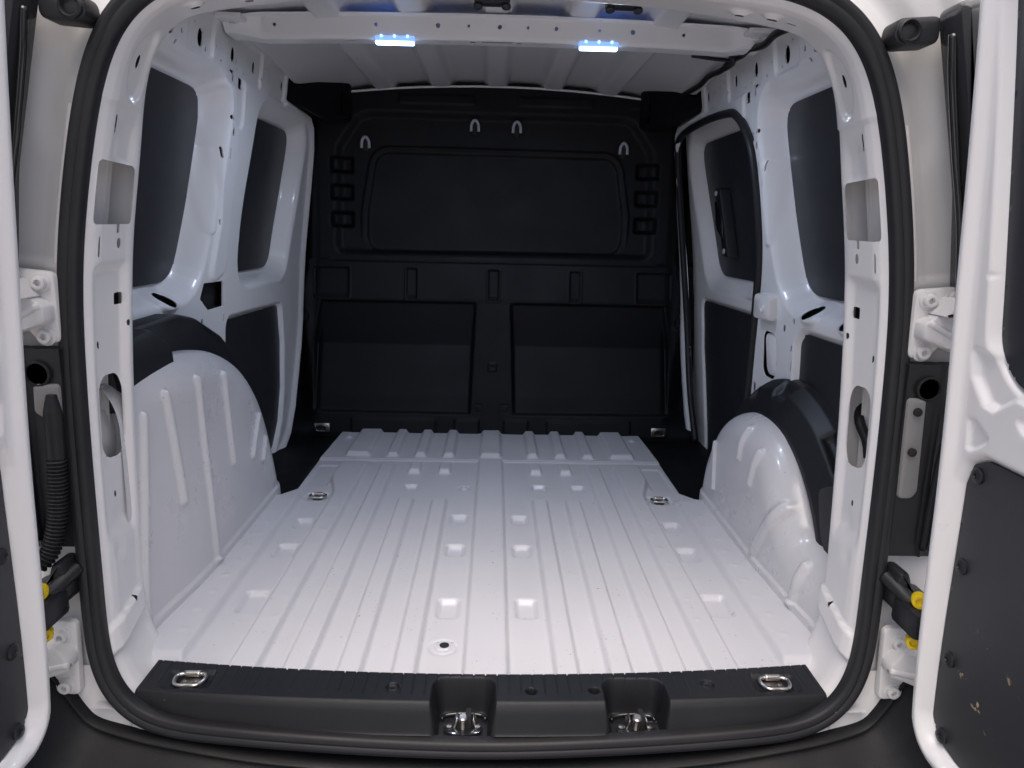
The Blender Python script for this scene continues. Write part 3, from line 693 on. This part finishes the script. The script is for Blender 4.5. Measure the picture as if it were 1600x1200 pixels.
# outer shell
SH = [(.86, -.42), (.905, .0), (.905, .45), (.875, .75), (.82, 1.02), (.76, 1.22), (.66, 1.315), (.40, 1.352), (0, 1.362)]
sh = spline([(-x, z) for x, z in SH]+[(x, z) for x, z in SH[::-1][1:]], 160); ys = np.array([-.10, .2, .8, 1.6, 2.2, 2.4]); sc_ = np.array([1, 1, 1, 1, 1, .97])
V = np.concatenate([np.stack([sh[:, 0]*k, np.full(160, y), sh[:, 1]], 1) for y, k in zip(ys, sc_)]); I = np.arange(160*6).reshape(6, 160)
F = [list(map(int, f)) for f in np.stack([I[:-1, :-1], I[1:, :-1], I[1:, 1:], I[:-1, 1:]], -1).reshape(-1, 4)]+[list(map(int, I[-1]))]
mesh('body_shell', V, F, M['white'])

# ------------------------------------------------------------------ sill trim
GP = .0205
LATCH = (-.036, .255)
def trim(u, v):
    x = u; y0, y1 = yF(x), yap(x, -.03+0*x)+.005
    y = lerp(y0, y1, v)
    yb = -.172+.014*(np.abs(x)/.55)**2           # where the top rolls over
    yc = y1+.014
    z = .0148-.010*ss(yb+.004, yb-.02, y)-.020*ss(yc+.008, yc-.012, y)-.022*ss(y1+.012, y1, y)-.016*(v < .005)
    wx = .0013
    g = (np.abs(((x/GP+.5) % 1)-.5)*GP)
    z = z-.0017*(1-ss(.0003, wx, g))*ss(yc+.020, yc+.030, y)*(np.abs(x) < .575)
    for c in LATCH:
        d = rr(x, y, c, -.158, .056, .060, .026); z = lerp(z, np.minimum(z, -.046), dent(d, .016))
    for c, yy, r, dp in ((-.157, -.128, .013, .006), (.078, -.138, .0105, .02), (.185, -.135, .0105, .02), (.385, -.115, .013, .006)):
        z = z-dp*dent(np.hypot(x-c, y-yy)-r, .004)
    for s in (-1, 1):
        z = z-.006*dent(rr(x, y, s*.505, -.110, .044, .030, .012), .014)
    z = z-.055*ss(.582, .594, np.abs(x))
    return x, y, z
st = sheet('sill_trim', trim, ar(-.594, .594, .00115), ar(0, 1, .0105), M['trim'])
for c, yy in ((-.157, -.128), (.385, -.115)):
    lathe('trim_screw', (c, yy, .006), (0, 0, 1), [(.009, 0), (.008, .004), (.004, .005), (.003, .002)], M['plastic'], st, 14)
for c, yy in ((.078, -.138), (.185, -.135)):
    lathe('trim_hole', (c, yy, -.004), (0, 0, 1), [(.0085, 0), (.0085, .002)], M['under'], st, 14)
for c in LATCH:
    lk = prism('latch_striker', rpts([(-.034, -.004), (-.030, -.018), (-.014, -.026), (.014, -.026), (.030, -.018), (.034, -.004), (.012, .004), (-.012, .004)], .006), lambda a, b, d, c=c: (c+a, -.152+b, -.044+d), .004, M['gloss'], VAN, .001)
    box('striker_bracket', (c+.009, -.152, -.030), (.010, .022, .030), M['under'], lk, .002)
    box('striker_cheek', (c-.013, -.150, -.034), (.004, .020, .020), M['zinc'], lk, .0015, basis((.35, 0, 1), (0, 1, 0)))
    box('striker_cheek', (c+.020, -.150, -.034), (.004, .020, .020), M['zinc'], lk, .0015, basis((-.35, 0, 1), (0, 1, 0)))
    lathe('striker_pin', (c, -.160, -.038), (0, -.25, 1), [(.0065, 0), (.0065, .016), (.0075, .018), (.0078, .024), (.0055, .026)], M['zinc'], lk, 16)
    tube('recess_rim', [(c-.038, -.136, -.042), (c-.030, -.126, -.041), (c, -.123, -.040), (c+.030, -.126, -.041), (c+.038, -.136, -.042)], .0035, M['gloss'], lk, 8)
    for dx in (-.024, .024): lathe('striker_bolt', (c+dx, -.158, -.040), (0, 0, 1), [(.006, 0), (.006, .003), (.003, .004)], M['steel'], lk, 8)
def d_ring(c, tilt, w_=.022, h_=.017):
    c = np.array(c); r = lathe('tie_down_ring', c+[0, 0, -.003], (0, 0, 1), [(w_*.95, 0), (w_*.95, .003), (w_*.8, .004)], M['steel'], VAN, 20, 1.1, .8)
    pts = [(-w_*.85, .8*h_), (w_*.85, .8*h_), (w_*1.15, 0), (w_*.8, -h_), (0, -h_*1.08), (-w_*.8, -h_), (-w_*1.15, 0)]
    tube('ring_loop', [c+np.array([a, b, .006+tilt*(h_-b)]) for a, b in pts], .0034, M['zinc'], r, 10, True, 90)
    tube('ring_hinge', [c+np.array([-w_*.6, h_*.8, .007]), c+np.array([w_*.6, h_*.8, .007])], .0055, M['zinc'], r, 12)
    for a in (-.009, .009): lathe('ring_screw', c+np.array([a, -.002, .001]), (0, 0, 1), [(.004, 0), (.004, .002), (.002, .003)], M['steel'], r, 8)
for s in (-1, 1):
    d_ring((s*.505, -.110, .0088), .0); d_ring((s*.503, .800, -.005), .05, .020, .016)

# ------------------------------------------------------------------ bumper
RIDGE = [(.78, .20), (.735, .11), (.69, .04), (.662, -.006), (.637, -.030), (.58, -.046), (.524, -.056), (.371, -.075), (.2, -.084)]
rd = spline([(-x, z) for x, z in RIDGE]+[(0, -.087)]+[(x, z) for x, z in RIDGE[::-1]], 260); rs = np.linspace(0, 1, 260)
rT = np.gradient(rd, axis=0); rT /= np.linalg.norm(rT, axis=1)[:, None]; rN = np.stack([rT[:, 1], -rT[:, 0]], 1)
rN = np.where(rN[:, 1:2] > 0, -rN, rN)
def bumper(u, v):
    x, z = np.interp(u, rs, rd[:, 0]), np.interp(u, rs, rd[:, 1]); nx, nz = np.interp(u, rs, rN[:, 0]), np.interp(u, rs, rN[:, 1])
    a = np.interp(v, [0, .3, .42, .46, .5, .54, .58, 1.0, 1.4, 1.8, 2.6], [-.036, -.032, -.006, .000, .003, .006, .010, .040, .085, .16, .40])
    b = np.interp(v, [0, .3, .42, .46, .5, .54, .58, 1.0, 1.4, 1.8, 2.6], [-.060, -.055, -.040, .006, .009, .006, -.004, .035, .110, .150, .155])
    return x+nx*a, yap(np.minimum(np.abs(x), .66), z)-b-.006, np.maximum(z+nz*a, -.55)
sheet('rear_bumper', bumper, np.linspace(0, 1, 320), ar(0, 2.6, .02), M['bumper'])

# ------------------------------------------------------------------ rear doors
DZ = [-.10, -.03, .06, .18, .49, .69, .92, 1.075, 1.25]; DX = [.668, .660, .652, .645, .637, .625, .612, .601, .585]
dzf = np.linspace(-.1, 1.25, 200); dxf = np.convolve(np.pad(np.interp(dzf, DZ, DX), 15, 'edge'), np.ones(31)/31, 'valid')
xe = lambda z: np.interp(z, dzf, dxf)
def door_out(w_, z, W): return rr(w_, z, W/2, .605, W/2, .597, .065)
WIN = lambda W: rpts([(.042, 1.11), (W-.06, 1.11), (W-.05, .60), (.185, .585), (.110, .603), (.076, .645), (.072, .72)], .05, 6)
PAN = lambda W: [(.033, .08), (.037, .20), (.046, .45), (.058, .482), (.085, .494), (W-.08, .486), (W-.06, .10), (W-.10, .046), (.09, .045), (.05, .052)]
def rear_door(s, W, ang, inset=0.):
    ca, sa = math.cos(math.radians(ang)), math.sin(math.radians(ang))
    def place(w_, z, d):      # d: depth away from the van's axis
        x0 = xe(z)-inset; return s*(x0+d*ca+w_*sa), -.25-w_*ca+d*sa*0, z
    def depth(w_, z):
        d = .010*np.interp(w_, [0, .006, .014, .022, .034, .042, .2], [2.2, .7, .1, .0, 1.1, 1.3, 1.3])
        od = -door_out(w_, z, W); e = np.interp(od, [0, .006, .014, .022, .034, .042, .2], [2.2, .7, .1, .0, 1.1, 1.3, 1.3])*.010
        d = e
        d = d+.018*(1-ss(-.002, .011, poly(w_, z, WIN(W))))+.016*(1-ss(-.003, .013, poly(w_, z, PAN(W), .02)))
        # pressings between window and lining
        pk = poly(w_, z, [(.040, .640), (.045, .600), (.073, .566), (.095, .562), (.146, .594), (.128, .62), (.07, .64)], .006)
        d = d+.011*(1-ss(-.010, .002, pk))*np.clip((.668-z)/.05, 0, 1)
        pk = poly(w_, z, [(.135, .563), (.165, .585), (.40, .585), (.40, .55), (.150, .548)], .006)
        d = d+.011*(1-ss(-.010, .002, pk))*np.clip((.668-z)/.05, 0, 1)
        tri = poly(w_, z, [(.044, .545), (.058, .550), (.093, .530), (.090, .517), (.060, .498), (.046, .500)], .006)
        d = d+.006*dent(tri, .008)
        d = d+.003*(1-ss(.002, .006, np.hypot(w_-.062, z-.735)))
        return d
    door = sheet('rear_door', lambda u, v: place(u, v, depth(u, v)), ar(0, W, .0025), ar(.0, 1.21, .0028), M['white'],
                 holes=lambda u, v: -door_out(u, v, W), lip=(s*.075, 0, 0))
    sheet('outer_skin', lambda u, v: place(u, v, .085+.02*np.sin(np.clip(u/W, 0, 1)*3.1)), ar(0, W, .02), ar(.0, 1.21, .02), M['white'], door, holes=lambda u, v: -door_out(u, v, W))
    sheet('window_panel', lambda u, v: place(u, v, .0275+0*u), ar(.0, W-.03, .0035), ar(.57, 1.12, .0035), M['board'], door, holes=lambda u, v: -poly(u, v, WIN(W)))
    sheet('lining_panel', lambda u, v: place(u, v, .022+.004*np.sin(u*20)*0), ar(.03, W-.03, .004), ar(.03, .51, .004), M['doorboard'], door, holes=lambda u, v: -poly(u, v, PAN(W), .012), lip=(s*.006, 0, 0))
    for (w_, z) in ((.069, .469), (.060, .333), (.059, .189), (.059, .064), (.26, .465), (.26, .066)):
        p = place(np.array([w_]), np.array([z]), np.array([.020])); p = [float(np.ravel(q)[0]) for q in p]
        lathe('lining_screw', p, (-s*ca, -sa*.3, 0), [(.0115, -.004), (.0115, .001), (.009, .0035), (.004, .004), (.003, .002)], M['plastic'], door, 16)
    return door
DR = rear_door(1, .62, 0); DLf = rear_door(-1, .60, 0, .010)

# ------------------------------------------------------------------ hinges, checks, conduits, corner trims
for s in (-1, 1):
    for z, up in ((.655, True), (.082, False)):
        yj = -.122 if up else -.150
        x0 = .672 if up else .676
        def H(a, b, d): return (s*a, yj-d, b)
        if up: outl = [(.648, .702), (.76, .712), (.76, .625), (.70, .62), (.680, .597), (.648, .595)]
        else: outl = [(.655, .15), (.688, .152), (.70, .13), (.74, .11), (.74, .06), (.70, .05), (.700, .02), (.660, .018)]
        hg = prism('door_hinge', rpts(outl, .012), H, .012, M['cast'], VAN, .004)
        # arm reaching back to the door
        if up: arm = [(.652, .654), (.672, .666), (.692, .676), (.76, .676), (.76, .600), (.715, .606), (.652, .630)]
        else: arm = [(.658, .098), (.676, .122), (.70, .118), (.76, .100), (.76, .035), (.70, .062), (.658, .080)]
        prism('hinge_arm', rpts(arm, .003, 2), lambda a, b, d, s=s, yj=yj: (s*a, yj-d, b), .040, M['cast'], hg, .005)
        box('hinge_knuckle', (s*.752, yj-.06, .64 if up else .07), (.03, .12, .07), M['cast'], hg, .01)
        if up: prism('hinge_web', rpts([(.668, .666), (.690, .694), (.704, .688), (.745, .684), (.745, .674), (.69, .672)], .002, 2), lambda a, b, d, s=s, yj=yj: (s*a, yj-d, b), .062, M['cast'], hg, .003)
        zc = z
        tube('hinge_rib', [(s*.658, yj-.036, zc+(.0 if up else .008)), (s*.712, yj-.038, zc-(.028 if up else .004))], .0065, M['cast'], hg, 10)
        for (bx, bz) in (((.668, .686), (.708, .692), (.668, .606)) if up else ((.6785, .126), (.681, .036))):
            lathe('hinge_bolt', (s*bx, yj-.010, bz), (0, -1, 0), [(.0145, 0), (.0145, .003), (.0105, .004), (.0100, .011), (.0085, .012), (.0050, .012), (.0045, .006)], M['cast'], hg, 20)
    # black moulded cavity beside the opening
    cv = sheet('lamp_cavity', lambda u, v, s=s: (s*u, -.142+.0*u+.014*dent(rr(u, v, .75, .43, .045, .12, .02), .02)-.006*(1-ss(0, .004, np.abs(u-.705))), v), ar(.648, .82, .004), ar(.27, .588, .004), M['plastic'], lip=(0, .03, 0))
    lathe('cavity_port', (s*.682, -.144, .550), (0, -1, 0), [(.020, 0), (.020, .003), (.017, .004), (.016, .0), (.015, -.0)], M['under'], cv, 20)
    prism('cavity_plate', rpts([(.650, .535), (.680, .535), (.686, .382), (.677, .370), (.655, .370)] if s > 0 else [(.650, .535), (.690, .535), (.692, .49), (.68, .482), (.652, .482)], .008), lambda a, b, d, s=s: (s*a, -.138-d, b), .010, M['shadeplate'], VAN, .005)
    for z in ((.515, .450) if s > 0 else (.505,)): lathe('plate_plug', (s*.664, -.152, z), (0, -1, 0), [(.007, 0), (.007, .003), (.004, .004)], M['under'], VAN, 12)
    tube('cavity_lip', [(s*.735, -.165, .57), (s*.715, -.16, .50), (s*.708, -.155, .42), (s*.706, -.15, .285)], .006, M['rubber'], n=8)
    tube('cavity_lip', [(s*.752, -.175, .57), (s*.728, -.17, .50), (s*.720, -.165, .42), (s*.718, -.16, .285)], .008, M['rubber'], n=8)
    # dark corner trim with rubber edge beside the upper frame
    tr = prism('corner_trim', rpts([(.632, 1.10), (.74, 1.12), (.80, .80), (.725, .62), (.712, .66), (.690, .85)], .02), lambda a, b, d, s=s: (s*a, -.118-d-.06*max(0, a-.68), b), .05, M['trimgloss'], VAN, .015)
    tube('trim_lip', [(s*.640, -.150, 1.06), (s*.648, -.150, 1.00), (s*.668, -.150, .90), (s*.690, -.150, .80), (s*.704, -.150, .70), (s*.71, -.15, .65)], .006, M['gloss'], tr, 8)
    # door buffer cup
    bf = prism('door_buffer', rpts([(.567, 1.083), (.63, 1.088), (.63, 1.050), (.575, 1.046), (.563, 1.055)], .012), lambda a, b, d, s=s: (s*a, -.098-d, b), .040, M['plastic'], VAN, .006)
    lathe('buffer_cup', (s*.583, -.137, 1.065), (0, -1, 0), [(.0165, 0), (.0165, .006), (.014, .008), (.0115, .005), (.010, -.006)], M['rubber'], bf, 20)
    # door check strap in its boot, with yellow clips
    ck = prism('door_check', rpts([(.650, .235), (.660, .258), (.676, .255), (.684, .225), (.72, .212), (.72, .175), (.68, .175), (.652, .195)], .010), lambda a, b, d, s=s: (s*a, -.135-d, b), .045, M['plastic'], VAN, .010)
    box('check_case', (s*.672, -.205, .196), (.036, .07, .044), M['plastic'], ck, .007)
    tube('check_fold', [(s*.650, -.150, .238), (s*.660, -.175, .228), (s*.672, -.195, .215)], .012, M['plastic'], ck, 8)
    box('check_slot', (s*.672, -.2415, .196), (.020, .004, .022), M['gloss'], ck, .003)
    for z in (.228, .158):
        cl = lathe('check_clip', (s*.672, -.214, z), (-s*.5, -1, .1), [(.011, -.014), (.012, 0), (.0105, .006), (.006, .006), (.005, .002)], M['yellow'], VAN, 18)
# corrugated cable conduit on the left
pts = [(-.660, -.152, .520), (-.662, -.153, .43), (-.665, -.155, .36), (-.670, -.16, .31), (-.682, -.168, .268), (-.702, -.178, .255), (-.712, -.18, .30)]
def ridg(n):
    t = np.arange(n)/n; r = np.where(t > .30, .0128+.0024*np.sin(np.arange(n)*2*np.pi/6), .0128); return np.where(t < .08, r*(.55+.45*t/.08), r)
tube('cable_conduit', pts, .016, M['rubber'], n=16, res=330, ridges=ridg)
